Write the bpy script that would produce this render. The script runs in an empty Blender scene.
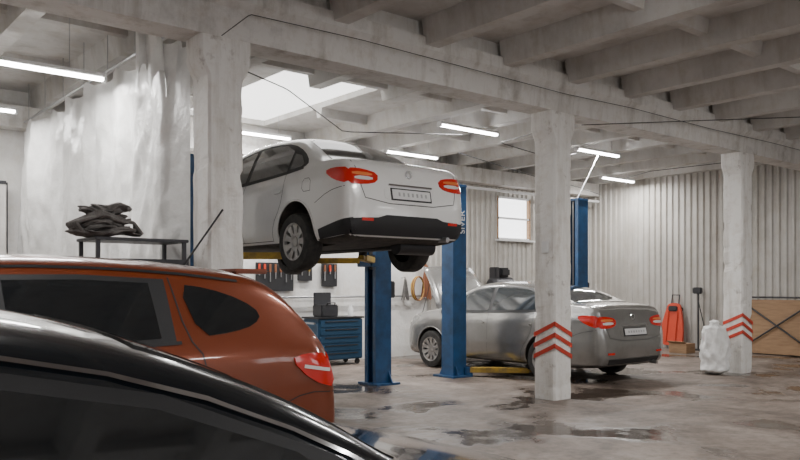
import bpy, bmesh, math, random
from mathutils import Vector, Matrix, noise
from mathutils.bvhtree import BVHTree
random.seed(7)
R=math.radians
# ------------------------------------------------------------------ materials
def newmat(name):
    m=bpy.data.materials.new(name); m.use_nodes=True
    nt=m.node_tree; b=nt.nodes['Principled BSDF']
    return m,nt,b
def mat(name,col,rough=.5,metal=0,col2=None,scale=3,bump=0,bscale=20,coat=0,trans=0,emit=None,estr=0,detail=6,lo=.4,hi=.65,stretch=None,rough2=None,spec=None,grime=None):
    m,nt,b=newmat(name)
    b.inputs['Base Color'].default_value=(*col,1); b.inputs['Roughness'].default_value=rough
    b.inputs['Metallic'].default_value=metal; b.inputs['Coat Weight'].default_value=coat
    b.inputs['Coat Roughness'].default_value=.06
    if spec is not None: b.inputs['Specular IOR Level'].default_value=spec
    if trans: b.inputs['Transmission Weight'].default_value=trans
    if emit: b.inputs['Emission Color'].default_value=(*emit,1); b.inputs['Emission Strength'].default_value=estr
    if col2 or bump:
        tc=nt.nodes.new('ShaderNodeTexCoord'); mp=nt.nodes.new('ShaderNodeMapping')
        nt.links.new(tc.outputs['Object'],mp.inputs[0])
        if stretch: mp.inputs['Scale'].default_value=stretch
    if col2:
        n=nt.nodes.new('ShaderNodeTexNoise'); n.inputs['Scale'].default_value=scale; n.inputs['Detail'].default_value=detail
        n.inputs['Roughness'].default_value=.65
        nt.links.new(mp.outputs[0],n.inputs['Vector'])
        r=nt.nodes.new('ShaderNodeValToRGB'); r.color_ramp.elements[0].position=lo; r.color_ramp.elements[1].position=hi
        r.color_ramp.elements[0].color=(*col,1); r.color_ramp.elements[1].color=(*col2,1)
        nt.links.new(n.outputs[0],r.inputs[0]); out=r.outputs[0]
        if grime:
            # vertical dirt streaks + fine blotches multiplied over the paint
            for gs,st,dk in ((grime[0],(3,3,.35),grime[1]),(grime[0]*4,(1,1,1),.5+.5*grime[1])):
                m2=nt.nodes.new('ShaderNodeMapping'); m2.inputs['Scale'].default_value=st; nt.links.new(tc.outputs['Object'],m2.inputs[0])
                g=nt.nodes.new('ShaderNodeTexNoise'); g.inputs['Scale'].default_value=gs; g.inputs['Detail'].default_value=8; g.inputs['Roughness'].default_value=.7
                nt.links.new(m2.outputs[0],g.inputs['Vector'])
                rr=nt.nodes.new('ShaderNodeValToRGB'); rr.color_ramp.elements[0].position=.32; rr.color_ramp.elements[1].position=.5
                rr.color_ramp.elements[0].color=(dk,dk*.97,dk*.93,1); rr.color_ramp.elements[1].color=(1,1,1,1)
                nt.links.new(g.outputs[0],rr.inputs[0])
                mx=nt.nodes.new('ShaderNodeMix'); mx.data_type='RGBA'; mx.blend_type='MULTIPLY'; mx.inputs['Factor'].default_value=1
                nt.links.new(out,mx.inputs['A']); nt.links.new(rr.outputs[0],mx.inputs['B']); out=mx.outputs['Result']
        nt.links.new(out,b.inputs['Base Color'])
        if rough2 is not None:
            q=nt.nodes.new('ShaderNodeMapRange'); q.inputs['From Min'].default_value=lo; q.inputs['From Max'].default_value=hi
            q.inputs['To Min'].default_value=rough; q.inputs['To Max'].default_value=rough2
            nt.links.new(n.outputs[0],q.inputs[0]); nt.links.new(q.outputs[0],b.inputs['Roughness'])
    if bump:
        n2=nt.nodes.new('ShaderNodeTexNoise'); n2.inputs['Scale'].default_value=bscale; n2.inputs['Detail'].default_value=5
        nt.links.new(mp.outputs[0],n2.inputs['Vector'])
        bp=nt.nodes.new('ShaderNodeBump'); bp.inputs['Strength'].default_value=bump; bp.inputs['Distance'].default_value=.03
        nt.links.new(n2.outputs[0],bp.inputs['Height']); nt.links.new(bp.outputs[0],b.inputs['Normal'])
    return m
M={}
M['conc']=mat('painted_concrete',(.76,.745,.72),.85,col2=(.50,.48,.455),scale=2.2,bump=.3,bscale=9,lo=.55,hi=.74,grime=(1.6,.74))
M['ceil']=mat('ceiling_concrete',(.64,.625,.605),.9,col2=(.48,.465,.445),scale=1.2,bump=.25,bscale=6,lo=.45,hi=.72,grime=(1.1,.82))
M['col']=mat('whitewashed_column',(.84,.825,.80),.8,col2=(.42,.385,.355),scale=4.5,bump=.4,bscale=11,lo=.60,hi=.72,grime=(1.5,.74))
M['plaster']=mat('white_plaster',(.8,.79,.775),.85,col2=(.66,.645,.62),scale=1.5,bump=.2,grime=(.9,.86))
M['corr']=mat('corrugated_sheet',(.52,.50,.47),.5,col2=(.43,.41,.38),scale=1.3,metal=.1,grime=(.8,.84))
M['plastic']=mat('plastic_sheet',(.84,.84,.83),.35,col2=(.70,.695,.68),scale=2.5,bump=.7,bscale=5)
M['black']=mat('black_plastic',(.018,.018,.02),.5)
M['under']=mat('underbody',(.035,.033,.032),.8,col2=(.08,.07,.06),scale=9)
M['rubber']=mat('tyre_rubber',(.022,.022,.022),.75,col2=(.05,.046,.042),scale=14)
M['dkmetal']=mat('dark_metal',(.06,.06,.065),.45,metal=.6)
M['steel']=mat('steel',(.45,.45,.46),.35,metal=.9)
M['alloy']=mat('wheel_alloy',(.42,.41,.40),.4,metal=.6,col2=(.3,.28,.26),scale=8)
M['glass']=mat('tinted_glass',(.012,.014,.016),.04,coat=.6,spec=.8)
M['glass2']=mat('window_glass_car',(.04,.046,.05),.05,coat=.6,spec=.9)
M['chrome']=mat('chrome',(.7,.7,.72),.12,metal=1)
M['white']=mat('white_car_paint',(.80,.795,.785),.25,coat=.8,col2=(.72,.705,.685),scale=2.5,lo=.5,hi=.8)
M['silver']=mat('silver_car_paint',(.31,.305,.295),.26,metal=.55,coat=1,col2=(.25,.243,.233),scale=2)
M['orange']=mat('copper_orange_paint',(.20,.038,.009),.3,metal=.3,coat=1.0)
M['navy']=mat('black_car_paint',(.006,.009,.013),.2,metal=.2,coat=1.0)
M['red']=mat('tail_lamp_red',(.5,.012,.008),.12,coat=1,emit=(1,.04,.02),estr=.06)
M['amber']=mat('lamp_amber',(.75,.22,.06),.15,coat=1)
M['lampw']=mat('lamp_clear',(.75,.72,.7),.12,coat=1)
M['plate']=mat('number_plate',(.72,.72,.72),.4)
M['blue']=mat('lift_blue_paint',(.014,.085,.225),.4,col2=(.011,.055,.14),scale=5,coat=.3)
M['yellow']=mat('lift_yellow_paint',(.62,.40,.05),.45,col2=(.3,.2,.05),scale=6)
M['stripe']=mat('red_stripe_paint',(.62,.045,.02),.6,col2=(.45,.06,.04),scale=12)
M['wood']=mat('plywood',(.40,.25,.14),.65,col2=(.3,.18,.1),scale=3,stretch=(1,1,8))
M['sack']=mat('white_sack',(.8,.8,.79),.6,bump=.5,bscale=14)
M['cloth']=mat('grey_cloth',(.12,.11,.105),.95,col2=(.2,.19,.18),scale=9,bump=.4)
M['redplast']=mat('red_plastic',(.6,.06,.025),.4)
M['tube']=mat('fluorescent_tube',(1,1,1),.5,emit=(1,.99,.97),estr=32)
M['sky']=mat('skylight_panel',(.8,.8,.8),.5,emit=(1,.99,.97),estr=2.4)
M['win']=mat('window_daylight',(.8,.8,.8),.4,emit=(.96,.97,1),estr=3.2)
M['housing']=mat('lamp_housing',(.75,.75,.75),.5)
M['bluetool']=mat('tool_cabinet_blue',(.015,.06,.12),.45)
M['brown']=mat('brown_rag',(.25,.1,.05),.8)

def floor_mat():
    m,nt,b=newmat('wet_concrete_floor')
    N=nt.nodes.new; L=nt.links.new
    tc=N('ShaderNodeTexCoord')
    def nz(s,d,rgh=.6,dist=0,off=0):
        mp=N('ShaderNodeMapping'); mp.inputs['Location'].default_value=(off,off*1.3,0); L(tc.outputs['Object'],mp.inputs[0])
        n=N('ShaderNodeTexNoise'); n.inputs['Scale'].default_value=s; n.inputs['Detail'].default_value=d
        n.inputs['Roughness'].default_value=rgh; n.inputs['Distortion'].default_value=dist
        L(mp.outputs[0],n.inputs['Vector']); return n
    def ramp(src,stops):
        r=N('ShaderNodeValToRGB'); e=r.color_ramp.elements
        e[0].position,e[0].color=stops[0][0],(*stops[0][1],1)
        e[1].position,e[1].color=stops[-1][0],(*stops[-1][1],1)
        for p,c in stops[1:-1]:
            q=e.new(p); q.color=(*c,1)
        L(src,r.inputs[0]); return r
    a=ramp(nz(.8,10,.72).outputs[0],[(.32,(.115,.087,.070)),(.5,(.235,.187,.157)),(.68,(.34,.285,.25))])
    c=ramp(nz(4.5,8,.75).outputs[0],[(.36,(.5,.48,.46)),(.58,(1,1,1))])
    mx=N('ShaderNodeMix'); mx.data_type='RGBA'; mx.blend_type='MULTIPLY'; mx.inputs['Factor'].default_value=1
    L(a.outputs[0],mx.inputs['A']); L(c.outputs[0],mx.inputs['B'])
    p=ramp(nz(.75,6,.58,.5,4.0).outputs[0],[(.50,(0,0,0)),(.555,(.6,.6,.6)),(.61,(1,1,1))])
    mx2=N('ShaderNodeMix'); mx2.data_type='RGBA'; L(p.outputs[0],mx2.inputs['Factor'])
    L(mx.outputs['Result'],mx2.inputs['A']); mx2.inputs['B'].default_value=(.070,.053,.042,1)
    L(mx2.outputs['Result'],b.inputs['Base Color'])
    q=N('ShaderNodeMapRange'); q.inputs['To Min'].default_value=.58; q.inputs['To Max'].default_value=.10
    L(p.outputs[0],q.inputs[0]); L(q.outputs[0],b.inputs['Roughness'])
    inv=N('ShaderNodeMapRange'); inv.inputs['To Min'].default_value=.45; inv.inputs['To Max'].default_value=.06
    L(p.outputs[0],inv.inputs[0])
    bp=N('ShaderNodeBump'); bp.inputs['Distance'].default_value=.02
    L(inv.outputs[0],bp.inputs['Strength']); L(nz(9,6).outputs[0],bp.inputs['Height']); L(bp.outputs[0],b.inputs['Normal'])
    return m
M['floor']=floor_mat()
# ------------------------------------------------------------------ helpers
def link(o,parent=None):
    bpy.context.scene.collection.objects.link(o)
    if parent: o.parent=parent
    return o
def empty(name,loc=(0,0,0),rz=0):
    e=bpy.data.objects.new(name,None); e.location=loc; e.rotation_euler=(0,0,rz); e.empty_display_size=.2
    return link(e)
def mobj(name,verts,faces,m,parent=None,smooth=False,mi=None,loc=(0,0,0)):
    me=bpy.data.meshes.new(name); me.from_pydata([tuple(v) for v in verts],[],faces)
    for x in (m if isinstance(m,list) else [m]): me.materials.append(x)
    bm=bmesh.new(); bm.from_mesh(me); bmesh.ops.recalc_face_normals(bm,faces=bm.faces); bm.to_mesh(me); bm.free()
    if smooth:
        for p in me.polygons: p.use_smooth=True
        me.set_sharp_from_angle(angle=R(40))
    o=bpy.data.objects.new(name,me); o.location=loc
    return link(o,parent)
def box(name,c,s,m,parent=None,bev=0,rot=None):
    bm=bmesh.new(); bmesh.ops.create_cube(bm,size=1)
    for v in bm.verts: v.co=Vector((v.co.x*s[0],v.co.y*s[1],v.co.z*s[2]))
    if bev: bmesh.ops.bevel(bm,geom=bm.edges[:],offset=bev,segments=2,affect='EDGES')
    if rot: bmesh.ops.rotate(bm,verts=bm.verts,cent=(0,0,0),matrix=rot)
    me=bpy.data.meshes.new(name); bm.to_mesh(me); bm.free(); me.materials.append(m)
    o=bpy.data.objects.new(name,me); o.location=c
    return link(o,parent)
def prism(name,sec,axis,a,b,m,parent=None):
    def P(u,v,t): return {'x':(t,u,v),'y':(u,t,v),'z':(u,v,t)}[axis]
    n=len(sec); vs=[P(u,v,a) for u,v in sec]+[P(u,v,b) for u,v in sec]
    fs=[list(range(n)),list(range(n,2*n))]+[[i,(i+1)%n,n+(i+1)%n,n+i] for i in range(n)]
    return mobj(name,vs,fs,m,parent)
def cyl(name,p1,p2,r,m,parent=None,n=16,r2=None):
    p1=Vector(p1);p2=Vector(p2); d=p2-p1; q=d.to_track_quat('Z','Y'); r2=r if r2 is None else r2
    vs=[];fs=[]
    for k,(c,rr) in enumerate(((p1,r),(p2,r2))):
        for i in range(n):
            a=2*math.pi*i/n; vs.append(c+q@Vector((rr*math.cos(a),rr*math.sin(a),0)))
    fs=[list(range(n)),list(range(n,2*n))]+[[i,(i+1)%n,n+(i+1)%n,n+i] for i in range(n)]
    return mobj(name,vs,fs,m,parent,smooth=True)
def wire(name,pts,r,m,parent=None,smooth=True):
    cu=bpy.data.curves.new(name,'CURVE'); cu.dimensions='3D'; cu.bevel_depth=r; cu.bevel_resolution=2; cu.use_fill_caps=True
    if smooth:
        s=cu.splines.new('NURBS'); s.order_u=3; s.use_endpoint_u=True
    else: s=cu.splines.new('POLY')
    s.points.add(len(pts)-1)
    for p,c in zip(s.points,pts): p.co=(*c,1)
    cu.materials.append(m)
    return link(bpy.data.objects.new(name,cu),parent)
def lathe(name,prof,m,parent,loc,axis='y',n=40,flip=1,mi=None):
    vs=[];fs=[]
    k=len(prof)
    for i in range(n):
        a=2*math.pi*i/n
        for r,h in prof:
            h=h*flip
            vs.append((r*math.cos(a),h,r*math.sin(a)) if axis=='y' else (r*math.cos(a),r*math.sin(a),h))
    for i in range(n):
        j=(i+1)%n
        for t in range(k-1): fs.append([i*k+t,j*k+t,j*k+t+1,i*k+t+1])
    return mobj(name,vs,fs,m,parent,smooth=True,loc=loc)
# ------------------------------------------------------------------ car builder
def chaikin(pts,it=2,closed=False):
    for _ in range(it):
        out=[] if closed else [pts[0]]
        n=len(pts)
        for i in range(n if closed else n-1):
            a=pts[i];b=pts[(i+1)%n]
            out.append(tuple(.75*x+.25*y for x,y in zip(a,b))); out.append(tuple(.25*x+.75*y for x,y in zip(a,b)))
        if not closed: out.append(pts[-1])
        pts=out
    return pts
def catmull(keys,sub):
    out=[];n=len(keys)
    for i in range(n-1):
        p0=keys[max(i-1,0)];p1=keys[i];p2=keys[i+1];p3=keys[min(i+2,n-1)]
        for s in range(sub):
            t=s/sub
            out.append(tuple(.5*((2*b)+(-a+c)*t+(2*a-5*b+4*c-d)*t*t+(-a+3*b-3*c+d)*t**3) for a,b,c,d in zip(p0,p1,p2,p3)))
    out.append(tuple(keys[-1])); return out
class Car:
    def __init__(s,name,keys,paint,loc,rz,tumble=.45,wheels=((-1.3,1.38)),wr=.315,drop=0,track=.78,xf=lambda x:x):
        s.e=empty(name,loc,rz); s.paint=paint; s.wr=wr; s.xf=xf
        keys=[(xf(k[0]),)+tuple(k[1:]) for k in keys]
        st=catmull(keys,5); rings=[]
        for x,zb,zs,zt,w in st:
            h=zs-zb; zr=zs+(zt-zs)*.86; yr=max(.93*w-tumble*(zr-zs),.2*w)
            half=[(0,zb),(.6*w,zb),(.9*w,zb),(.98*w,zb+.16*h),(1.0*w,zb+.4*h),(w*.995,zb+.68*h),(.985*w,zb+.88*h),(.945*w,zs),
                  (.93*w-.45*(.93*w-yr),zs+.52*(zr-zs)),(yr+.01,zr-.04*(zr-zs)),(.86*yr,zr+.45*(zt-zr)),(.5*yr,zr+.88*(zt-zr)),(0,zt)]
            half=chaikin(half,2)
            ring=[(x,y,z) for y,z in half]+[(x,-y,z) for y,z in reversed(half[1:-1])]
            rings.append(ring)
        n=len(rings[0]); vs=[p for r in rings for p in r]; fs=[]
        for i in range(len(rings)-1):
            for j in range(n): k=(j+1)%n; fs.append([i*n+j,i*n+k,(i+1)*n+k,(i+1)*n+j])
        fs.append(list(range(n))); fs.append([(len(rings)-1)*n+j for j in range(n)])
        s.bvh=BVHTree.FromPolygons([Vector(v) for v in vs],fs)
        body=mobj('body',vs,fs,[paint,M['under']],s.e,smooth=True)
        wmax=max(k[4] for k in keys)
        for p in body.data.polygons:
            if p.normal.z<-.75 and p.center.z<.45: p.material_index=1
        cv=[];cf=[]
        def addc(x,y0,y1,r):
            b=len(cv);N=40
            for yy in (y0,y1):
                for i in range(N):
                    a=2*math.pi*i/N; cv.append((x+r*math.cos(a),yy,wr+.01+r*math.sin(a)))
            cf.append([b+i for i in range(N)]); cf.append([b+N+i for i in range(N)][::-1])
            for i in range(N): cf.append([b+i,b+(i+1)%N,b+N+(i+1)%N,b+N+i])
        for x in wheels:
            addc(x,wmax-.32,wmax+.2,wr+.055); addc(x,-wmax-.2,-wmax+.32,wr+.055)
        cut=mobj('cut',cv,cf,[M['under'],M['under']],s.e)
        for p in cut.data.polygons: p.material_index=1
        md=body.modifiers.new('b','BOOLEAN'); md.object=cut; md.operation='DIFFERENCE'; md.solver='EXACT'
        bpy.context.view_layer.update()
        dg=bpy.context.evaluated_depsgraph_get()
        nm=bpy.data.meshes.new_from_object(body.evaluated_get(dg)); body.modifiers.clear(); body.data=nm
        bpy.data.objects.remove(cut,do_unlink=True)
        for p in nm.polygons: p.use_smooth=True
        nm.set_sharp_from_angle(angle=R(38))
        for x in wheels:
            for sd in (1,-1):
                pts=[]
                for i in range(0,25):
                    a=R(-12+204*i/24); px=x+(wr+.06)*math.cos(a); pz=wr+.01+(wr+.06)*math.sin(a)
                    hit=s.bvh.ray_cast(Vector((px,sd*3,pz)),Vector((0,-sd,0)))
                    if hit[0]: pts.append((px,hit[0].y,pz))
                if len(pts)>3: wire('arch_lip',pts,.012,paint,s.e)
        s.wheels=wheels; s.drop=drop; s.track=track
    def proj(s,mode,u,v,off,side=1):
        if mode=='side': o=Vector((s.xf(u),side*3,v)); d=Vector((0,-side,0))
        elif mode=='rear': o=Vector((-5,u,v)); d=Vector((1,0,0))
        elif mode=='front': o=Vector((5,u,v)); d=Vector((-1,0,0))
        else: o=Vector((s.xf(u),v,5)); d=Vector((0,0,-1))
        h=s.bvh.ray_cast(o,d)
        if h[0] is None:
            base={'side':Vector((s.xf(u),side*.8,v)),'rear':Vector((-2.2,u,v)),'front':Vector((2.2,u,v)),'top':Vector((s.xf(u),v,1.2))}[mode]
            h=s.bvh.find_nearest(base)
        nrm=h[1] if h[1].dot(d)<0 else -h[1]
        return h[0]+nrm*off
    def decal(s,name,poly,mode,m,off=.004,side=1,step=.045,rnd=0):
        if rnd: poly=chaikin(poly,rnd,True)
        bm=bmesh.new(); vv=[bm.verts.new((u,v,0)) for u,v in poly]; bm.faces.new(vv)
        us=[p[0] for p in poly]; vs=[p[1] for p in poly]
        for ax,lo,hi in ((0,min(us),max(us)),(1,min(vs),max(vs))):
            n=int((hi-lo)/step)+1
            for i in range(1,n):
                c=lo+(hi-lo)*i/n; pc=(c,0,0) if ax==0 else (0,c,0); pn=(1,0,0) if ax==0 else (0,1,0)
                bmesh.ops.bisect_plane(bm,geom=bm.verts[:]+bm.edges[:]+bm.faces[:],plane_co=pc,plane_no=pn)
        bm.verts.ensure_lookup_table(); bm.edges.ensure_lookup_table()
        uv=[(v.co.x,v.co.y) for v in bm.verts]; bm.verts.index_update()
        co=[s.proj(mode,u,v,off,side) for u,v in uv]; lowc={}
        faces=[[v.index for v in f.verts] for f in bm.faces]
        bed=[(e.verts[0].index,e.verts[1].index) for e in bm.edges if len(e.link_faces)==1]
        bm.free()
        verts=list(co)
        for a,b in bed:
            for k in (a,b):
                if k not in lowc: lowc[k]=len(verts); verts.append(s.proj(mode,uv[k][0],uv[k][1],-.006,side))
            faces.append([a,b,lowc[b],lowc[a]])
        return mobj(name,verts,faces,m,s.e,smooth=True)
    def strip(s,name,pl,mode,m,w=.007,off=.0025,side=1,rnd=1):
        if rnd: pl=chaikin(pl,rnd)
        pts=[]
        for a,b in zip(pl[:-1],pl[1:]):
            L=math.dist(a,b); n=max(1,int(L/.04))
            for i in range(n): t=i/n; pts.append((a[0]+(b[0]-a[0])*t,a[1]+(b[1]-a[1])*t))
        pts.append(pl[-1]); vs=[];fs=[]
        for i,p in enumerate(pts):
            q=pts[min(i+1,len(pts)-1)]; o=pts[max(i-1,0)]; dx,dy=q[0]-o[0],q[1]-o[1]; L=math.hypot(dx,dy) or 1
            nx,ny=-dy/L*w/2,dx/L*w/2
            vs.append(s.proj(mode,p[0]+nx,p[1]+ny,off,side)); vs.append(s.proj(mode,p[0]-nx,p[1]-ny,off,side))
        for i in range(len(pts)-1): fs.append([2*i,2*i+1,2*i+3,2*i+2])
        return mobj(name,vs,fs,m,s.e,smooth=True)
    def add_wheels(s,spokes=7,capmat=None,style='alloy'):
        capmat=capmat or M['alloy']; r=s.wr; k=0
        for x in s.wheels:
            for sd in (1,-1):
                k+=1; y=sd*s.track; z=r-s.drop; w=.1
                lathe('tyre_%d'%k,[(r*.62,-w),(r*.8,-w*1.05),(r*.95,-w*.95),(r,-w*.7),(r,w*.7),(r*.95,w*.95),(r*.8,w*1.05),(r*.66,w),(r*.62,w*.8),(r*.62,-w)],M['rubber'],s.e,(x,y,z),flip=sd)
                lathe('rim_%d'%k,[(r*.66,w*.98),(r*.63,w*.9),(r*.6,w*.5),(r*.3,w*.3),(.001,w*.3)],M['dkmetal'],s.e,(x,y,z),flip=sd)
                lathe('rim_lip_%d'%k,[(r*.67,w*.97),(r*.655,w*1.03),(r*.60,w*.95),(r*.585,w*.6)],capmat,s.e,(x,y,z),flip=sd)
                vs=[];fs=[]
                for i in range(spokes):
                    a=2*math.pi*i/spokes+.3; ww=.55*math.pi*.4*r/spokes*1.6
                    ca,sa=math.cos(a),math.sin(a); b=len(vs)
                    for rr,hw,hy in ((r*.12,ww*.8,w*.75),(r*.4,ww*.75,w*.8),(r*.62,ww*1.25,w*.92)):
                        for t in (-1,1):
                            for hh in (0,-.03):
                                vs.append((rr*ca-t*hw*sa,sd*(hy+hh),rr*sa+t*hw*ca))
                    for q in (0,4):
                        A=b+q;B=b+q+4
                        fs+= [[A,A+2,B+2,B],[A+1,A+3,B+3,B+1],[A,A+1,B+1,B],[A+2,A+3,B+3,B+2]]
                mobj('spokes_%d'%k,vs,fs,capmat,s.e,loc=(x,y,z))
                lathe('hub_%d'%k,[(r*.2,w*.4),(r*.19,w*.82),(r*.1,w*.92),(.001,w*.93)],capmat,s.e,(x,y,z),flip=sd,n=20)
    def mirrors(s,x,z,y):
        x=s.xf(x)
        for i,sd in enumerate((1,-1)):
            bm=bmesh.new(); bmesh.ops.create_uvsphere(bm,u_segments=16,v_segments=10,radius=1)
            for v in bm.verts:
                v.co=Vector((v.co.x*.07+(.03 if v.co.x>0 else 0),v.co.y*.11,v.co.z*.075))
            me=bpy.data.meshes.new('mirror_%d'%i); bm.to_mesh(me); bm.free(); me.materials.append(s.paint)
            for p in me.polygons: p.use_smooth=True
            o=bpy.data.objects.new('mirror_%d'%i,me); o.location=(x,sd*(y+.1),z); link(o,s.e)
            box('mirror_arm_%d'%i,(x+.01,sd*y,z-.05),(.05,.14,.03),M['black'],s.e,.008)
def rect(u0,u1,v0,v1): return [(u0,v0),(u1,v0),(u1,v1),(u0,v1)]

sedan=[(-2.30,.50,.55,.60,.52),(-2.285,.40,.64,.70,.68),(-2.255,.32,.76,.84,.765),(-2.22,.27,.88,.97,.805),(-2.17,.25,.96,1.07,.83),
(-2.08,.235,.99,1.125,.845),(-1.9,.22,1.0,1.15,.855),(-1.66,.21,.995,1.18,.862),(-1.32,.2,.985,1.33,.866),(-0.98,.2,.97,1.445,.87),
(-0.5,.2,.955,1.505,.872),(0.0,.2,.94,1.515,.872),(.4,.2,.93,1.475,.872),(.75,.2,.92,1.35,.87),(1.12,.2,.91,1.13,.868),(1.3,.2,.90,1.03,.866),
(1.6,.2,.87,.99,.86),(1.92,.2,.81,.93,.835),(2.12,.22,.74,.84,.78),(2.23,.26,.64,.72,.68),(2.28,.34,.55,.60,.5)]

def sedan_details(c,glass,handle,plate_z=(.66,.79),up=0):
    U=lambda P:[(a,b+up*max(0,(b-1.1))/.3) for a,b in P]
    for sd in (1,-1):
        c.decal('window_surround',U([(1.02,.965),(.78,1.14),(.42,1.33),(0,1.395),(-.5,1.405),(-.95,1.355),(-1.28,1.24),(-1.46,1.12),(-1.40,1.06),(-1.1,1.03),(0,.985)]),'side',M['black'],.003,sd,rnd=1)
        c.decal('front_door_glass',U([(.9,.99),(.72,1.13),(.4,1.30),(.02,1.365),(-.08,1.368),(-.10,1.01)]),'side',glass,.006,sd)
        c.decal('rear_door_glass',U([(-.18,1.012),(-.16,1.372),(-.5,1.375),(-.82,1.345),(-1.04,1.27),(-1.06,1.045)]),'side',glass,.006,sd)
        c.decal('quarter_glass',U([(-1.11,1.06),(-1.09,1.24),(-1.26,1.2),(-1.38,1.10),(-1.34,1.075)]),'side',glass,.006,sd)
        c.strip('belt_trim',[(1.0,.955),(0,.975),(-1.0,1.015),(-1.4,1.05)],'side',M['black'],.022,.006,sd)
        c.strip('door_seam_a',[(.95,.9),(.93,.7),(.85,.45),(.82,.27)],'side',M['black'],side=sd)
        c.strip('door_seam_b',[(-.13,.98),(-.14,.7),(-.14,.45),(-.13,.27)],'side',M['black'],side=sd)
        c.strip('door_seam_c',[(-1.06,1.02),(-1.08,.85),(-1.02,.65),(-.86,.45),(-.82,.27)],'side',M['black'],side=sd)
        c.strip('sill_seam',[(.82,.275),(-.82,.275)],'side',M['black'],side=sd)
        c.strip('rub_strip',[(.85,.52),(-.9,.54)],'side',c.paint,.05,.012,sd)
        for hx in (0.02,-.95):
            c.decal('door_handle',rect(hx-.09,hx+.09,.80,.84),'side',handle,.022,sd,rnd=1)
        c.strip('fuel_flap',[(-1.62,.78),(-1.46,.78),(-1.46,.92),(-1.62,.92),(-1.62,.78)],'side',M['black'],.006,side=sd)
        yy=lambda v:sd*v
        c.decal('tail_lamp_side',[(-2.24,.80),(-2.22,.97),(-1.98,.985),(-1.86,.955),(-2.05,.85)],'side',M['red'],.01,sd,rnd=1)
        P=[(.80,.80),(.79,.965),(.60,.965),(.42,.93),(.44,.835),(.6,.80)]
        c.decal('tail_lamp_rear',[(yy(a),b) for a,b in P],'rear',M['red'],.01,rnd=1)
        c.decal('reverse_lamp',[(yy(a),b) for a,b in [(.5,.85),(.72,.845),(.72,.885),(.5,.885)]],'rear',M['lampw'],.014,rnd=1)
        c.decal('turn_lamp',[(yy(a),b) for a,b in [(.5,.895),(.74,.895),(.74,.93),(.5,.925)]],'rear',M['amber'],.014,rnd=1)
        c.decal('rear_reflector',[(yy(a),b) for a,b in [(.52,.43),(.66,.43),(.66,.46),(.52,.46)]],'rear',M['red'],.012)
        c.decal('head_lamp',[(yy(a),b) for a,b in [(.42,.66),(.7,.68),(.74,.78),(.5,.75)]],'front',M['lampw'],.01,rnd=1)
        c.strip('bumper_seam_side',[(-2.2,.78),(-1.95,.74),(-1.72,.64)],'side',M['black'],side=sd)
    c.decal('rear_window',[(-1.72,.60),(-1.75,0),(-1.72,-.60),(-1.08,-.50),(-1.02,0),(-1.08,.50)],'top',glass,.005)
    c.decal('windscreen',[(1.26,.66),(1.28,0),(1.26,-.66),(.5,-.52),(.46,0),(.5,.52)],'top',glass,.005)
    c.strip('boot_seam',[(-.70,1.05),(-.66,.80),(-.60,.62),(.60,.62),(.66,.80),(.70,1.05)],'rear',M['black'],.009)
    c.strip('boot_side_seam',[(-2.15,.69),(-1.75,.68)],'top',M['black'],.008); c.strip('boot_side_seam',[(-2.15,-.69),(-1.75,-.68)],'top',M['black'],.008)
    c.decal('plate_recess',rect(-.36,.36,plate_z[0]-.03,plate_z[1]+.03),'rear',c.paint,.004,rnd=1)
    c.decal('plate_frame',rect(-.28,.28,plate_z[0],plate_z[1]),'rear',M['black'],.012)
    c.decal('number_plate',rect(-.262,.262,plate_z[0]+.015,plate_z[1]-.015),'rear',M['plate'],.016)
    for i in range(7):
        y=-.2+i*.062; c.decal('plate_mark_%d'%i,rect(y-.012,y+.012,plate_z[0]+.045,plate_z[1]-.045),'rear',M['steel'],.018)
    c.decal('plate_garnish',rect(-.30,.30,plate_z[1]+.02,plate_z[1]+.04),'rear',M['chrome'],.02)
    o=lathe('emblem',[(.03,-.004),(.045,-.004),(.045,.006),(.03,.006),(.03,-.004)],M['chrome'],c.e,(0,0,0),n=24); o.rotation_euler=(0,0,R(90)); o.location=c.proj('rear',0,.95,.012)
    cyl('exhaust',(-2.32,-.5,.27),(-1.9,-.5,.29),.028,M['steel'],c.e)
    c.decal('grille',rect(-.38,.38,.55,.66),'front',M['black'],.006,rnd=1)

# --- white sedan on lift
WX,WY,WZ=5.4,8.66,1.64
def wk(k):
    x,zb,zs,zt,w_=k
    if -1.2<x<1.0: zt+=.05
    elif x<-1.2 and x>-1.5: zt+=.01
    elif x<-1.5 and zt>1.05: zt-=.03; zs-=.01
    return (x,zb,zs,zt,w_)
w=Car('white_sedan',[wk(k) for k in sedan],M['white'],(WX,WY,WZ),R(90),wheels=(-1.32,1.38),wr=.315,drop=.07)
w.add_wheels(9); sedan_details(w,M['glass'],M['white'],up=.045); w.mirrors(.78,.98,.86)
w.decal('lower_bumper',[(-.74,.29),(.74,.29),(.78,.45),(.45,.47),(.35,.50),(-.35,.50),(-.45,.47),(-.78,.45)],'rear',M['black'],.008)
for sd in (1,-1): w.decal('lower_bumper_side',[(-2.25,.30),(-1.74,.26),(-1.76,.36),(-2.26,.46)],'side',M['black'],.008,sd)
for y in (.55,-.55): cyl('suspension_arm',(-1.3,y,.22),(-.7,y*.9,.25),.035,M['dkmetal'],w.e)
cyl('rear_axle',(-1.32,-.7,.24),(-1.32,.7,.24),.04,M['dkmetal'],w.e)
cyl('muffler',(-1.9,-.1,.2),(-1.9,-.62,.2),.09,M['dkmetal'],w.e); cyl('exhaust_pipe',(-1.85,-.15,.19),(.9,-.1,.19),.025,M['dkmetal'],w.e)
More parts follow.
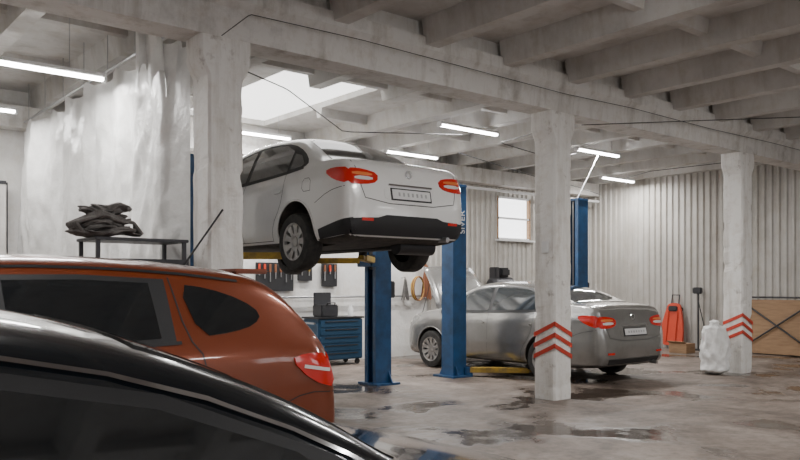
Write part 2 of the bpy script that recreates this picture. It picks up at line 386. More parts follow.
# --- silver sedan (hood raised)
SX,SY=9.82,8.85
xf=lambda x: x if x<0 else x*.885
s=Car('silver_sedan',[(x,zb,zs-.01,zt-(.03 if abs(x)<1.2 else 0),w_) for x,zb,zs,zt,w_ in sedan],M['silver'],(SX,SY,0),R(90),wheels=(-1.30,1.2),wr=.315,xf=xf)
s.add_wheels(10); sedan_details(s,M['glass2'],M['silver'],plate_z=(.68,.80)); s.mirrors(.78,.98,.86)
s.decal('lower_bumper',[(-.6,.29),(.6,.29),(.62,.36),(-.62,.36)],'rear',M['black'],.008)
s.decal('engine_bay',[(1.38,.6),(1.38,-.6),(2.1,-.5),(2.1,.5)],'top',M['black'],.004)
box('engine_cover',(1.5,0,.95),(.4,.6,.1),M['dkmetal'],s.e,.03)
hv=[];hf=[]
for i in range(9):
    for j in range(11):
        t=i/8; y=(-.68+.136*j)*(1-.12*t); l=.86*t
        hz=.05*math.sin(t*math.pi)-.06*(y/.68)**2
        a=R(56); hv.append((1.19+l*math.cos(a)-hz*math.sin(a),y,1.05+l*math.sin(a)+hz*math.cos(a)))
for i in range(8):
    for j in range(10): hf.append([i*11+j,i*11+j+1,i*11+j+12,i*11+j+11])
h=mobj('open_hood',hv,hf,M['silver'],s.e,smooth=True); md=h.modifiers.new('t','SOLIDIFY'); md.thickness=.025
cyl('hood_prop',(1.85,.5,.88),(1.62,.45,1.62),.006,M['dkmetal'],s.e)
# --- orange SUV
suv=[(-2.22,.42,.48,.54,.58),(-2.205,.35,.58,.66,.72),(-2.17,.30,.74,.84,.80),(-2.12,.28,.89,.98,.83),(-2.03,.27,.98,1.11,.85),(-1.92,.26,1.02,1.26,.862),
(-1.80,.26,1.035,1.40,.868),(-1.66,.25,1.04,1.49,.872),(-1.45,.25,1.035,1.535,.875),(-1.0,.25,1.03,1.575,.88),(-.4,.25,1.015,1.60,.88),(.1,.25,1.0,1.585,.88),
(.5,.25,.99,1.52,.88),(.95,.25,.975,1.30,.88),(1.25,.25,.96,1.12,.875),(1.6,.25,.93,1.05,.865),(1.92,.25,.86,.97,.835),(2.1,.27,.76,.86,.77),(2.2,.33,.62,.70,.66),(2.23,.4,.52,.58,.5)]
o_=Car('orange_suv',suv,M['orange'],(.90,5.24,0),R(180),tumble=.40,wheels=(-1.32,1.32),wr=.34,track=.79)
o_.add_wheels(6); o_.mirrors(.95,1.03,.88)
for sd in (1,-1):
    o_.decal('window_surround',[(1.15,1.02),(.85,1.22),(.45,1.40),(0,1.46),(-.5,1.465),(-1.0,1.44),(-1.02,1.07),(0,1.03)],'side',M['black'],.003,sd)
    o_.decal('front_door_glass',[(.95,1.06),(.78,1.21),(.42,1.37),(.05,1.43),(-.02,1.43),(-.04,1.06)],'side',M['glass'],.006,sd)
    o_.decal('rear_door_glass',[(-.12,1.06),(-.10,1.43),(-.5,1.435),(-.90,1.415),(-.93,1.09)],'side',M['glass'],.006,sd)
    o_.decal('quarter_glass',[(-1.18,1.09),(-1.08,1.41),(-1.28,1.385),(-1.5,1.31),(-1.62,1.22),(-1.56,1.15),(-1.4,1.11)],'side',M['glass'],.006,sd,rnd=1)
    o_.strip('belt_trim',[(-1.05,1.06),(0,1.02),(1.1,1.0)],'side',M['black'],.02,.006,sd)
    o_.strip('door_seam_a',[(1.02,.98),(1.0,.8),(.9,.4),(.88,.32)],'side',M['black'],side=sd)
    o_.strip('door_seam_b',[(-.07,1.03),(-.08,.35)],'side',M['black'],side=sd,rnd=0)
    o_.strip('door_seam_c',[(-1.03,1.45),(-1.09,1.10),(-1.2,.95),(-1.15,.76),(-.95,.58),(-.86,.35)],'side',M['black'],.01,side=sd)
    o_.strip('bumper_seam',[(-2.15,.68),(-1.9,.70),(-1.68,.62)],'side',M['black'],side=sd)
    for hx in (.05,-.88): o_.decal('door_handle',rect(hx-.1,hx+.1,.90,.94),'side',M['orange'],.022,sd,rnd=1)
    o_.decal('tail_lamp_side',[(-2.17,.70),(-2.10,.94),(-1.90,.955),(-1.78,.92),(-1.94,.77)],'side',M['red'],.012,sd,rnd=1)
    o_.strip('lamp_bar',[(-2.1,.83),(-1.88,.87)],'side',M['lampw'],.022,.016,sd,rnd=0)
    o_.decal('tail_lamp_rear',[(sd*a,b) for a,b in [(.80,.72),(.79,.94),(.55,.94),(.52,.8)]],'rear',M['red'],.012,rnd=1)
    o_.decal('sill_cladding',[(1.0,.27),(-1.0,.27),(-1.0,.36),(1.0,.36)],'side',M['black'],.012,sd)
    o_.decal('bumper_cladding',[(-2.2,.38),(-1.7,.30),(-1.7,.40),(-2.19,.46)],'side',M['black'],.006,sd)
    o_.strip('roof_drip',[(-1.5,1.43),(-1.0,1.485),(-.4,1.51),(.1,1.50),(.5,1.44)],'side',M['black'],.016,.006,sd)
o_.decal('rear_window',[(.62,1.09),(.56,1.38),(-.56,1.38),(-.62,1.09)],'rear',M['glass'],.006)
o_.decal('windscreen',[(1.2,.66),(1.22,0),(1.2,-.66),(.55,-.54),(.5,0),(.55,.54)],'top',M['glass'],.005)
o_.decal('number_plate',rect(-.26,.26,.62,.73),'rear',M['plate'],.012)
box('roof_spoiler',(-1.70,0,1.50),(.26,1.0,.035),M['orange'],o_.e,.015)
# --- dark car close to camera
dk=[(-2.25,.46,.52,.58,.55),(-2.2,.34,.7,.78,.72),(-2.1,.26,.86,.96,.8),(-1.8,.22,.92,1.04,.85),(-1.4,.2,.92,1.18,.87),(-1.0,.2,.91,1.32,.875),(-.55,.2,.90,1.395,.88),
(-.1,.2,.89,1.395,.88),(.28,.2,.875,1.34,.88),(.58,.2,.86,1.235,.88),(.78,.2,.85,1.13,.88),(.97,.2,.83,1.005,.88),(1.12,.2,.815,.955,.878),(1.32,.2,.79,.91,.875),(1.6,.2,.755,.845,.868),(1.85,.2,.71,.785,.85),(2.07,.22,.65,.725,.81),(2.2,.26,.58,.65,.74),(2.29,.30,.51,.56,.64),(2.33,.36,.45,.49,.48)]
d_=Car('black_sedan',dk,M['navy'],(.2,2.12,0),0,tumble=.46,wheels=(-1.3,1.5),wr=.30)
d_.add_wheels(7); d_.mirrors(.62,.95,.86)
for sd in (1,-1):
    d_.decal('window_surround',[(.96,.90),(.75,1.04),(.4,1.19),(0,1.275),(-.5,1.285),(-.95,1.235),(-1.3,1.1),(-1.3,1.0),(0,.93)],'side',M['black'],.003,sd)
    d_.decal('front_door_glass',[(.83,.93),(.66,1.055),(.38,1.165),(0,1.245),(-.05,1.245),(-.07,.95)],'side',M['glass'],.006,sd)
    d_.decal('rear_door_glass',[(-.14,.95),(-.12,1.25),(-.5,1.255),(-.9,1.21),(-1.18,1.10),(-1.15,1.0)],'side',M['glass'],.006,sd)
    d_.strip('drip_rail',[(.96,.92),(.75,1.06),(.4,1.21),(0,1.297),(-.5,1.31),(-.95,1.26)],'side',M['chrome'],.008,.008,sd)
    d_.strip('door_seam_b',[(-.1,.92),(-.1,.3)],'side',M['black'],side=sd,rnd=0)
    d_.strip('hood_seam',[(1.1,sd*.68),(2.1,sd*.60)],'top',M['black'],.008,rnd=0)
    d_.decal('head_lamp',[(sd*a,b) for a,b in [(.42,.48),(.6,.50),(.64,.57),(.45,.55)]],'front',M['lampw'],.01,rnd=1)
d_.decal('windscreen',[(.98,.66),(1.0,0),(.98,-.66),(.40,-.52),(.34,0),(.40,.52)],'top',M['glass'],.005)
d_.decal('rear_window',[(-1.75,.6),(-1.75,-.6),(-1.1,-.5),(-1.1,.5)],'top',M['glass'],.005)
d_.decal('grille',rect(-.34,.34,.38,.46),'front',M['black'],.006,rnd=1)
# ------------------------------------------------------------------ room shell
X0,X1,Y0,Y1=-5,16,-4,12
box('floor',((X0+X1)/2,(Y0+Y1)/2,-.1),(X1-X0+.4,Y1-Y0+.4,.2),M['floor'])
def corrugated(name,along,a,b,const,inward,z0,z1,m,pitch=.15,amp=.03):
    prof=[];x=a
    while x<b:
        for dx,o in ((0,0),(.35,0),(.5,1),(.85,1)):
            if x+dx*pitch<=b: prof.append((x+dx*pitch,o*amp*inward))
        x+=pitch
    prof.append((b,0)); vs=[]
    for p,o in prof:
        for z in (z0,z1): vs.append((p,const+o,z) if along=='x' else (const+o,p,z))
    fs=[[2*i,2*i+1,2*i+3,2*i+2] for i in range(len(prof)-1)]
    ob=mobj(name,vs,fs,m); return ob
wr_=corrugated('cladding_right','y',Y0,Y1,X1,-1,0,4.15,M['corr']); 
box('wall_right',(X1+.12,(Y0+Y1)/2,2.1),(.2,Y1-Y0+.4,4.4),M['plaster']); wr_.parent=bpy.data.objects['wall_right']; wr_.location=-Vector((X1+.12,(Y0+Y1)/2,2.1))
WXa,WXb,WZa,WZb=12.65,13.75,2.44,3.40
wb=empty('wall_back')
box('wall_panel_a',((X0+WXa)/2,Y1+.12,2.1),(WXa-X0,.2,4.4),M['plaster'],wb)
box('wall_panel_b',((X1+WXb)/2,Y1+.12,2.1),(X1-WXb,.2,4.4),M['plaster'],wb)
box('wall_panel_c',((WXa+WXb)/2,Y1+.12,(WZa-.1)/2),(WXb-WXa,.2,WZa+.1),M['plaster'],wb)
box('wall_panel_d',((WXa+WXb)/2,Y1+.12,(WZb+4.3)/2),(WXb-WXa,.2,4.3-WZb),M['plaster'],wb)
for nm,a,b,z0,z1 in (('clad_a',10.6,WXa,0,4.15),('clad_b',WXb,X1,0,4.15),('clad_c',WXa,WXb,0,WZa),('clad_d',WXa,WXb,WZb,4.15)):
    c_=corrugated(nm,'x',a,b,Y1,-1,z0,z1,M['corr']); c_.parent=wb
wn=empty('window_1',((WXa+WXb)/2,Y1,(WZa+WZb)/2))
box('pane',(0,.12,0),(WXb-WXa,.02,WZb-WZa),M['win'],wn)
for dx in (-.53,.53): box('mullion',(dx,.02,0),(.05,.08,.96),M['wood'],wn)
for dz in (-.46,0,.46): box('rail',(0,.02,dz),(1.1,.08,.04),M['housing'],wn)
box('sill',(0,-.05,-.5),(1.2,.16,.04),M['housing'],wn)
box('wall_left',(X0-.1,(Y0+Y1)/2,2.1),(.2,Y1-Y0+.4,4.4),M['plaster'])
box('wall_front',((X0+X1)/2,Y0-.1,2.1),(X1-X0,.2,4.4),M['plaster'])
for i,xx in enumerate((-1.5,3.5,8.5,13)):  # glowing windows behind the camera, unseen and added to light the foreground
    g=empty('window_%d'%(i+2),(xx,Y0+.02,2.6))
    box('pane',(0,0,0),(2.4,.02,1.2),M['win'],g)
    for dx in (-1.2,-.4,.4,1.2): box('mullion',(dx,.02,0),(.06,.05,1.26),M['housing'],g)
    for dz in (-.6,.6): box('rail',(0,.02,dz),(2.46,.05,.06),M['housing'],g)
# ceiling
ce=empty('ceiling')
SKX0,SKX1,SKY0,SKY1=5.22,6.75,8.3,11.9
ZS=4.17
def slab(a,b,c,d,n): box('slab_%d'%n,((a+b)/2,(c+d)/2,ZS+.08),(b-a,d-c,.16),M['ceil'],ce)
slab(X0-.2,SKX0,Y0-.2,Y1+.2,1); slab(SKX1,X1+.2,Y0-.2,Y1+.2,2); slab(SKX0,SKX1,Y0-.2,SKY0,3); slab(SKX0,SKX1,SKY1,Y1+.2,4)
box('skylight_panel',((SKX0+SKX1)/2,(SKY0+SKY1)/2,ZS+.1),(SKX1-SKX0,SKY1-SKY0,.02),M['sky'],ce)  # evenly glowing panel closing the slab opening
xk=3.11-1.1625*7; k=0
while xk<X1:
    for (ya,yb) in ((Y0,.1),(.5,6.1),(6.5,Y1)):
        if SKX0<xk<SKX1 and ya>6: yb=SKY0
        k+=1
        prism('rib_%d'%k,[(xk-.085,3.9),(xk+.085,3.9),(xk+.13,ZS+.01),(xk-.13,ZS+.01)],'y',ya,yb,M['ceil'],ce)
    xk+=1.1625
for yy in (-2,2.4,4.3,8.2,10.2):
    prism('cross_rib_%d'%k,[(yy-.05,4.03),(yy+.05,4.03),(yy+.09,ZS+.01),(yy-.09,ZS+.01)],'x',X0,X1 if not SKY0<yy<SKY1 else SKX0,M['ceil'],ce); k+=1
    if SKY0<yy<SKY1: prism('cross_rib_%d'%k,[(yy-.05,4.03),(yy+.05,4.03),(yy+.09,ZS+.01),(yy-.09,ZS+.01)],'x',SKX1,X1,M['ceil'],ce); k+=1
for yb in (.3,6.31):
    g=empty('concrete_beam',(0,yb,0))
    prism('beam',[(-.17,3.54),(.17,3.54),(.19,3.80),(.24,3.86),(.24,3.99),(-.24,3.99),(-.24,3.86),(-.19,3.80)],'x',X0,X1,M['conc'],g)
    prism('upper_web',[(-.14,3.98),(.14,3.98),(.14,ZS),(-.14,ZS)],'x',X0,X1,M['conc'],g)
g=empty('concrete_beam',(0,11.85,0)); prism('beam',[(-.14,3.60),(.14,3.60),(.14,3.9),(-.14,3.9)],'x',X0,X1,M['conc'],g)
# ------------------------------------------------------------------ columns
def column(x,y,stripes):
    g=empty('concrete_column',(x,y,0)); hw=.165
    vs=[];fs=[];NZ=90
    c=.022; ring=[(-hw+c,-hw),(0,-hw),(hw-c,-hw),(hw,-hw+c),(hw,0),(hw,hw-c),(hw-c,hw),(0,hw),(-hw+c,hw),(-hw,hw-c),(-hw,0),(-hw,-hw+c)]
    n=len(ring)
    for i in range(NZ+1):
        z=3.56*i/NZ; ex=(max(0,min(1,(z-3.2)/.14)))*.075
        for u,v in ring:
            nn=noise.noise(Vector((u*6+x*3,v*6,z*4)))*.006
            if abs(u)>.1 and abs(v)>.1: nn-=max(0,noise.noise(Vector((u*9+x,v*9+5,z*6)))-.25)*.05
            vs.append((u*(1+nn/hw)+(ex if u>0.01 else -ex if u<-.01 else 0),v*(1+nn/hw),z))
    for i in range(NZ):
        for j in range(n): fs.append([i*n+j,i*n+(j+1)%n,(i+1)*n+(j+1)%n,(i+1)*n+j])
    fs.append(list(range(n))); fs.append([NZ*n+j for j in range(n)])
    mobj('shaft',vs,fs,M['col'],g)
    if stripes:
        t=.055;dr=.15;e=hw+.012; V=[];F=[]
        for k in range(3):
            z=1.0-.135*k-.03
            for P,Q in (((-e,-e),(-e,e-.02)),((-e,-e),(e-.02,-e))):
                b=len(V); V+=[(P[0],P[1],z),(P[0],P[1],z-t),(Q[0],Q[1],z-t-dr),(Q[0],Q[1],z-dr)]; F.append([b,b+1,b+2,b+3])
        ob=mobj('hazard_stripes',V,F,M['stripe'],g); md=ob.modifiers.new('t','SOLIDIFY'); md.thickness=.004
    return g
column(3.12,6.31,False); column(7.66,6.31,True); column(12.30,6.31,True)
g=bpy.data.objects['concrete_column.001']; box('junction_box',(-.18,-.03,1.88),(.03,.1,.14),M['housing'],g,.006)
# ------------------------------------------------------------------ lifts
def lift(xa,xb,y,armz,text):
    g=empty('two_post_lift',((xa+xb)/2,y,0)); cx=(xa+xb)/2
    for i,(x,sg) in enumerate(((xa-cx,1),(xb-cx,-1))):
        h=2.92;t=.02;a=.14;b=.13
        sec=[(-a,-b),(a,-b),(a,-b+.07),(a-t,-b+.07),(a-t,-b+t),(-a+t,-b+t),(-a+t,b-t),(a-t,b-t),(a-t,b-.07),(a,b-.07),(a,b),(-a,b)]
        sec=[(x+u*sg,v) for u,v in sec]
        prism('post_%d'%i,sec,'z',.02,h,M['blue'],g)
        box('base_plate_%d'%i,(x-.02*sg,0,.015),(.42,.46,.03),M['blue'],g,.005)
        for v in (-1,1): prism('gusset',[(v*.13,.03),(v*.22,.03),(v*.13,.2)],'x',x-.1*sg,x-.085*sg,M['blue'],g)
        box('carriage_%d'%i,(x+.02*sg,0,armz+.25),(.2,.2,.75),M['dkmetal'],g,.01)
        box('carriage_head_%d'%i,(x+.17*sg,0,armz-.02),(.16,.34,.14),M['blue'],g,.01)
        box('top_cap_%d'%i,(x,0,h+.02),(.3,.28,.04),M['blue'],g,.008)
        cyl('cable_%d'%i,(x+.09*sg,.02,armz+.6),(x+.09*sg,.02,h),.012,M['steel'],g,n=8)
        box('motor_box_%d'%i,(x-.2*sg,0,1.35),(.12,.16,.24),M['dkmetal'],g,.015) if i==1 else None
        for v in (-1,1):
            p0=Vector((x+.2*sg,v*.12,armz)); p1=Vector((x+.85*sg,v*.78,armz)) 
            d=(p1-p0); ang=math.atan2(d.y,d.x); mid=(p0+p1)/2
            box('arm_%d'%i,mid,(d.length,.10,.08),M['yellow'],g,.006,Matrix.Rotation(ang,3,'Z'))
            box('arm_ext_%d'%i,p0+d*.93,(.4,.07,.055),M['yellow'],g,.006,Matrix.Rotation(ang,3,'Z'))
            cyl('pad_%d'%i,p1+Vector((0,0,.02)),p1+Vector((0,0,.09)),.055,M['rubber'],g)
            cyl('pivot_%d'%i,p0-Vector((0,0,.07)),p0+Vector((0,0,.07)),.05,M['dkmetal'],g)
        if text and i==0:
            tc=bpy.data.curves.new('lettering','FONT'); tc.body=text; tc.size=.15; tc.extrude=.001; tc.materials.append(M['plate'])
            to=bpy.data.objects.new('lettering',tc); link(to,g)
            to.matrix_local=Matrix.Translation((x+.10,-b-.004,2.2))@Matrix.Rotation(R(90),4,'X')@Matrix.Rotation(R(90),4,'Z')
    return g
lift(3.98,6.83,8.8,1.76,''); lift(8.32,11.36,8.8,.10,'SIVER')
# ------------------------------------------------------------------ plastic curtain
vs=[];fs=[];NY=200;NZ=60
for i in range(NY+1):
    y=6.485+(11.85-6.485)*i/NY
    sw=abs(math.sin((y-6.5)*math.pi/.8)); top=3.66-.10*sw
    if y<6.60: top=3.52
    bl=min(1,max(0,(y-6.485)/.35))
    for j in range(NZ+1):
        t=j/NZ; z=.12+(top-.12)*t
        x=2.84+.02*math.sin(y*13+1.6*math.sin(y*2.1)+.5*z)*(.4+.6*t)+.03*math.sin(y*3.1+z*.6)+.10*(noise.noise(Vector((y*1.3,z*.6,3))))+.055*abs(noise.noise(Vector((y*3.5+z*1.2,z*1.0-y*.8,7))))+.02*noise.noise(Vector((y*9,z*5,1)))
        x=2.94*(1-bl)+x*bl
        vs.append((x,y,z))
for i in range(NY):
    for j in range(NZ): a=i*(NZ+1)+j; fs.append([a,a+1,a+NZ+2,a+NZ+1])
g=empty('plastic_curtain'); mobj('sheet',vs,fs,M['plastic'],g,smooth=True)
cyl('curtain_rail',(2.86,6.6,3.68),(2.86,11.7,3.68),.015,M['steel'],g)
for i in range(7): cyl('rail_hanger',(2.86,6.8+.78*i,3.68),(2.86,6.8+.78*i,4.17),.005,M['steel'],g,n=6)
vs=[];fs=[]
for i in range(15):
    for j in range(20):
        t=j/19; z=3.70-.55*t*(1-.5*abs(math.sin(i*.55)))-.012*i; vs.append((2.60+.018*i+.02*math.sin(i*1.1+z*3),6.62+.05*math.sin(i*.9+z*3)+.25*(1-i/14),z))
for i in range(14):
    for j in range(19): a=i*20+j; fs.append([a,a+1,a+21,a+20])
mobj('loose_flap',vs,fs,M['plastic'],g,smooth=True)
# ------------------------------------------------------------------ lamps
def tube_lamp(x,y,z=3.80,L=1.25,energy=95):
    g=empty('fluorescent_lamp',(x,y,z))
    box('housing',(0,0,.035),(L,.10,.04),M['housing'],g,.008)
    for dy in (-.022,.022): cyl('tube',(-L/2+.03,dy,-.003),(L/2-.03,dy,-.003),.014,M['tube'],g,n=10)
    for dx in (-L/2+.01,L/2-.01): box('end_cap',(dx,0,-.0),(.03,.09,.045),M['housing'],g)
    for dx in (-.4,.4): cyl('hanger',(dx,0,.05),(dx,0,4.17-z),.004,M['steel'],g,n=6)
    ld=bpy.data.lights.new('tube_light','AREA'); ld.shape='RECTANGLE'; ld.size=L-.1; ld.size_y=.07; ld.energy=energy; ld.color=(1,.98,.95)
    lo=bpy.data.objects.new('tube_light',ld); lo.location=(0,0,-.03); link(lo,g)
tube_lamp(1.98,8.05,3.5,1.5,60); tube_lamp(1.9,10.7,3.6,energy=45)
for x,y in ((8.45,8.6),(11.7,8.6),(6.1,11.0),(9.25,10.9),(15.0,10.5)): tube_lamp(x,y,energy=90)
for x,y,e in ((-1.5,8.6,50),(5.4,3.3,66),(10.5,3.3,66),(0.5,3.0,50),(5,-1.5,50),(0,-2,45),(11,-1.5,50)): tube_lamp(x,y,energy=e)  # lamps out of view, added to fill the room with light
# ------------------------------------------------------------------ wires
WM=M['black']
wire('ceiling_cable',[(3.0,6.0,3.5),(3.3,6.06,3.76),(4.5,6.06,3.78),(6,6.06,3.76),(7.6,6.06,3.74),(9,6.06,3.77),(11,6.06,3.75),(13,6.06,3.77),(15.9,6.06,3.75)],.004,WM)
wire('ceiling_cable',[(3.2,6.6,3.5),(4.6,7.6,3.62),(6.3,8.9,3.55),(8.4,8.7,3.74)],.007,WM)
wire('ceiling_cable',[(7.8,6.6,3.4),(8.4,7.9,3.5),(10,8.3,3.5),(11.2,8.7,3.75)],.007,WM)
wire('ceiling_cable',[(2.4,5.9,3.86),(4,4.6,3.72),(5.2,3.2,3.85)],.006,WM)
wire('ceiling_cable',[(7.0,2.3,3.88),(8.4,2.4,3.66),(11.0,2.4,3.80),(13.0,2.6,3.88)],.009,WM)
wire('ceiling_cable',[(7.9,6.05,3.4),(10.2,6.0,3.75),(12.5,4.0,3.84)],.006,WM)
wire('ceiling_cable',[(8.5,8.9,3.5),(11,9.6,3.45),(13.5,10.4,3.5),(15.8,11.5,3.6)],.007,WM)
wire('ceiling_cable',[(12.4,6.5,3.45),(13.2,8.5,3.6),(15.0,10.4,3.8)],.007,WM)
wire('conduit_pipe',[(11.7,8.6,3.75),(11.35,8.8,2.95)],.012,M['housing'],smooth=False)
wire('ceiling_pipe',[(3.3,11.6,3.45),(9.0,11.6,3.45),(15.8,11.6,3.45)],.03,M['housing'],smooth=False)
# ------------------------------------------------------------------ rack with cloth pile
g=empty('metal_rack',(2.44,6.50,0))
for dx in (-.36,.36):
    for dy in (-.2,.22): box('leg',(dx,dy,.9),(.03,.03,1.78),M['dkmetal'],g)
for z in (.4,1.1,1.60,1.78):
    box('shelf',(0,.01,z),(.78,.48,.025),M['dkmetal'],g,.004)
box('rim',(0,-.22,1.60),(.78,.015,.045),M['dkmetal'],g)
g=empty('cloth_pile',(2.20,6.48,1.80))
bm=bmesh.new()
for i in range(7):
    r=bmesh.ops.create_icosphere(bm,subdivisions=4,radius=1)
    cxx,cyy,cz=random.uniform(-.06,.1),random.uniform(-.06,.06),.035+.034*i
    sx,sy=.25-.02*i+random.uniform(-.02,.03),.19-.014*i; 
    for v in r['verts']:
        n1=noise.noise(Vector((v.co.x*2.2+i*5,v.co.y*2.2,v.co.z*2)))
        f=1+.35*n1+.06*math.sin(v.co.x*14+v.co.y*9+i)
        v.co=Vector((cxx+v.co.x*sx*f,cyy+v.co.y*sy*f,max(.0,cz+v.co.z*.035*(1+.6*n1)+.02*math.sin(v.co.x*4+i))))
me=bpy.data.meshes.new('folds'); bm.to_mesh(me); bm.free(); me.materials.append(M['cloth'])
for p in me.polygons: p.use_smooth=True
link(bpy.data.objects.new('folds',me),g)
for i in range(5):
    wire('rope',[(-.22,-.15+.05*i,.02),(-.28,-.15+.06*i,.10),(-.1,-.16,.16+.01*i),(.2,-.1,.12),(.27,-.1+.04*i,.03)],.014,M['cloth'],g)
wire('wooden_pole',[(2.62,6.10,1.45),(3.05,6.08,2.05)],.009,M['black'],smooth=False)
# ------------------------------------------------------------------ workshop items on back wall
g=empty('tool_cabinet',(7.95,11.55,0))
box('carcass',(0,0,.46),(.95,.5,.72),M['bluetool'],g,.015)
box('worktop',(0,0,.84),(1.0,.54,.03),M['black'],g,.006)
for i in range(5): 
    box('drawer_%d'%i,(.0,-.255,.18+.14*i),(.88,.02,.12),M['bluetool'],g,.005); box('pull_%d'%i,(0,-.275,.215+.14*i),(.7,.02,.016),M['dkmetal'],g)
for dx in (-.4,.4):
    for dy in (-.18,.18): lathe('castor',[(.001,-.015),(.05,-.015),(.05,.015),(.001,.015)],M['rubber'],g,(dx,dy,.05),n=16)
box('handle',(-.52,0,.75),(.03,.4,.03),M['steel'],g)
g=empty('tool_case',(7.75,11.5,.855)); box('case',(0,0,.11),(.36,.3,.22),M['dkmetal'],g,.02); box('lid',(0,.1,.30),(.36,.04,.26),M['dkmetal'],g,.01)
wire('handle',[(-.08,-.16,.2),(-.08,-.19,.25),(.08,-.19,.25),(.08,-.16,.2)],.01,M['black'],g)
g=empty('oil_bottle',(8.3,11.5,.855)); lathe('bottle',[(.001,0),(.05,0),(.05,.14),(.02,.18),(.02,.21),(.001,.21)],M['housing'],g,(0,0,0),axis='z',n=16)
def board(name,x,z,w_,h_,n):
    g=empty(name,(x,11.97,z)); box('panel',(0,0,0),(w_,.03,h_),M['black'],g,.004)
    for i in range(n):
        px=-w_/2+w_*(i+.5)/n; l=random.uniform(.35,.8)*h_
        cyl('tool_shaft_%d'%i,(px,-.03,h_*.42),(px,-.03,h_*.42-l),.012,M['steel'],g,n=8)
        box('tool_handle_%d'%i,(px,-.03,h_*.3),(.035,.03,h_*.3),random.choice([M['redplast'],M['yellow'],M['brown']]),g,.006)
board('tool_board',7.0,1.56,.75,.5,7); board('tool_board',8.15,1.60,.34,.42,3); board('tool_board',7.62,1.62,.3,.25,2)
def hang(name,x,z,m,w_=.25,h_=.7):
    g=empty(name,(x,11.9,z))
    vs=[];fs=[]
    for i in range(13):
        for j in range(13):
            u=-.5+i/12;t=j/12; vs.append((u*w_*(.35+.8*t),.03*math.sin(i*1.6)*(.3+t)-.03,-h_*t-.05*math.sin(i*2)))
    for i in range(12):
        for j in range(12): a=i*13+j; fs.append([a,a+1,a+14,a+13])
    mobj('fabric',vs,fs,m,g,smooth=True); cyl('hook',(0,.09,.01),(0,-.04,.02),.008,M['steel'],g,n=8)
hang('work_jacket',10.45,1.85,M['brown']); hang('hanging_rag',9.9,1.55,M['cloth'],.16,.4)
g=empty('air_hose',(10.2,11.85,1.35))
for q in range(4):
    wire('coil',[(.17*math.cos(a*math.pi/8)*(1-.06*q),-.02*q,.24*math.sin(a*math.pi/8)) for a in range(17)],.010,M['brown'] if q%2 else M['yellow'],g)
wire('wall_pipe',[(6.2,11.93,1.2),(12.4,11.93,1.2)],.02,M['steel'],smooth=False)
g=empty('workbench',(12.1,11.5,0)); box('top',(0,0,1.15),(1.3,.5,.04),M['wood'],g)
for dx in (-.6,.6):
    for dy in (-.2,.2): box('leg',(dx,dy,.565),(.04,.04,1.13),M['dkmetal'],g)
box('shelf',(0,0,.3),(1.25,.45,.03),M['dkmetal'],g)
g=empty('air_compressor',(12.25,11.5,1.17))
lathe('tank',[(.001,-.34),(.12,-.33),(.18,-.26),(.18,.26),(.12,.33),(.001,.34)],M['dkmetal'],g,(0,0,.24),n=24).rotation_euler=(0,0,R(90))
box('motor',(.05,0,.52),(.3,.22,.2),M['black'],g,.04); box('pump',(-.2,0,.50),(.14,.2,.26),M['dkmetal'],g,.02)
for dx in (-.2,.2): box('foot',(dx,0,.035),(.05,.25,.07),M['dkmetal'],g)
# ------------------------------------------------------------------ right side items
g=empty('plastic_sack',(11.76,6.42,0))
bm=bmesh.new(); bmesh.ops.create_icosphere(bm,subdivisions=5,radius=1)
for v in bm.verts:
    c=v.co.copy(); z=(c.z+1)/2; r=.215*(1-.4*max(0,z-.55)/.45) if z<.88 else .2*.35+(.03 if z>.95 else 0)
    n1=noise.noise(c*2.6); n2=noise.noise(c*7)
    l=math.hypot(c.x,c.y) or 1; rr=r*min(1,l*1.9)*(1+.22*n1+.07*n2)
    v.co=Vector((c.x/l*rr+.04*math.sin(z*3),c.y/l*rr,max(0,.86*z+.015*n2)))
me=bpy.data.meshes.new('sack_body'); bm.to_mesh(me); bm.free(); me.materials.append(M['sack'])
for p in me.polygons: p.use_smooth=True
link(bpy.data.objects.new('sack_body',me),g)
g=empty('mechanic_creeper',(15.70,9.6,0)); T=Matrix.Rotation(R(10),3,'Y')
def bx(n,c,s_,m,b=.02): box(n,T@Vector(c),s_,m,g,b,T)
sec=chaikin([(-.29,.08),(.29,.08),(.27,.5),(.17,.93),(.12,1.03),(-.12,1.03),(-.17,.93),(-.27,.5)],1,True)
nn_=len(sec); V=[T@Vector((-.03,a,b)) for a,b in sec]+[T@Vector((.03,a,b)) for a,b in sec]
mobj('deck',V,[list(range(nn_)),list(range(nn_,2*nn_))]+[[i,(i+1)%nn_,nn_+(i+1)%nn_,nn_+i] for i in range(nn_)],M['redplast'],g)
for yy in (-.14,.14): bx('rib',(-.045,yy*.8,.5),(.03,.04,.7),M['redplast'],.01)
bx('head_rest',(-.055,0,.90),(.05,.22,.12),M['black'],.02)
for zz in (.14,.9):
    for yy in (-.25,.25): lathe('castor',[(.001,-.02),(.045,-.02),(.045,.02),(.001,.02)],M['rubber'],g,tuple(T@Vector((.04,yy*(1 if zz<.5 else .6),zz))),n=14)
wire('handle',[tuple(T@Vector(p)) for p in ((.02,-.09,1.0),(.02,-.09,1.22),(.02,.09,1.22),(.02,.09,1.0))],.014,M['dkmetal'],g,smooth=False)
g=empty('extension_lamp',(15.82,9.0,0)); cyl('stand',(0,0,0.02),(0,0,1.25),.018,M['dkmetal'],g); lathe('foot',[(.001,0),(.14,0),(.14,.03),(.001,.03)],M['dkmetal'],g,(0,0,0),axis='z',n=20)
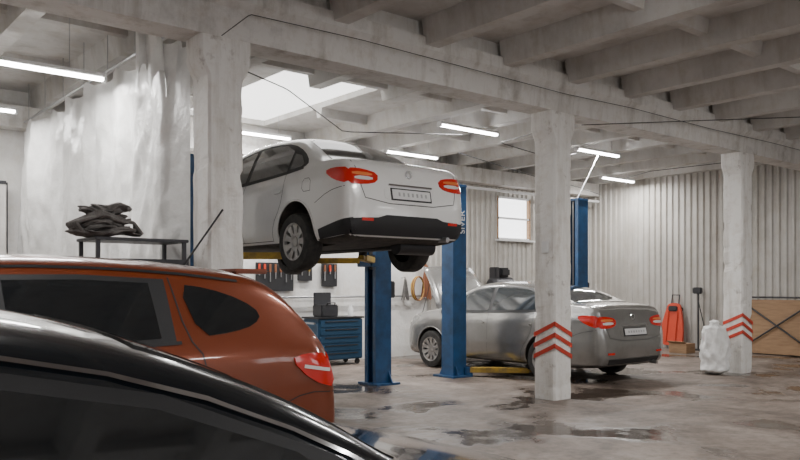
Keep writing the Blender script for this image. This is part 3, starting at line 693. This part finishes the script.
box('lamp_head',(-.03,0,1.3),(.1,.2,.14),M['dkmetal'],g,.02); wire('cord',[(0,0,1.1),(-.1,-.1,.9),(-.05,-.2,.4),(0,-.15,.02)],.01,M['black'],g)
g=empty('plywood_panel',(15.85,7.3,0)); box('board',(.02,0,.57),(.03,1.5,1.1),M['wood'],g,.004)
for dy in (-.76,.76): box('stud',(-.03,dy,.6),(.05,.05,1.2),M['dkmetal'],g)
for a,b in (((-.05,-.74,.1),(-.05,.74,1.1)),((-.05,-.74,1.1),(-.05,.74,.1)),((-.05,-.76,1.17),(-.05,.76,1.17))): cyl('brace',a,b,.018,M['dkmetal'],g,n=8)
g=empty('bucket',(15.5,8.6,0)); lathe('pail',[(.001,.005),(.11,.0),(.14,.28),(.15,.28),(.15,.26),(.13,.27),(.105,.02),(.001,.02)],M['dkmetal'],g,(0,0,0),axis='z',n=24)
wire('bail',[(0,-.14,.27),(0,-.1,.4),(0,.1,.4),(0,.14,.27)],.005,M['steel'],g)
g=empty('cardboard_box',(15.0,8.9,0)); box('carton',(0,0,.1),(.35,.4,.2),M['wood'],g,.004); box('flap',(-.2,0,.22),(.12,.4,.008),M['wood'],g,0,Matrix.Rotation(R(30),3,'Y'))
g=empty('electrical_cabinet',(2.45,11.86,0)); box('cabinet',(0,0,2.1),(.42,.25,1.5),M['dkmetal'],g,.02); box('door',(0,-.135,2.1),(.38,.02,1.4),M['ceil'],g,.01); wire('feed',[(0,0,2.8),(0,-.2,3.9)],.03,M['dkmetal'],g)
# ------------------------------------------------------------------ world + camera
wd=bpy.data.worlds.new('world'); bpy.context.scene.world=wd; wd.use_nodes=True
wd.node_tree.nodes['Background'].inputs[0].default_value=(.6,.68,.8,1); wd.node_tree.nodes['Background'].inputs[1].default_value=.4
cam=bpy.data.cameras.new('camera'); co=bpy.data.objects.new('camera',cam); link(co)
co.location=(0,0,1.4); co.rotation_euler=(R(90),0,-math.atan2(.635,.772)); cam.lens=35.1; cam.sensor_width=36; cam.shift_y=.07; cam.clip_start=.05
bpy.context.scene.camera=co
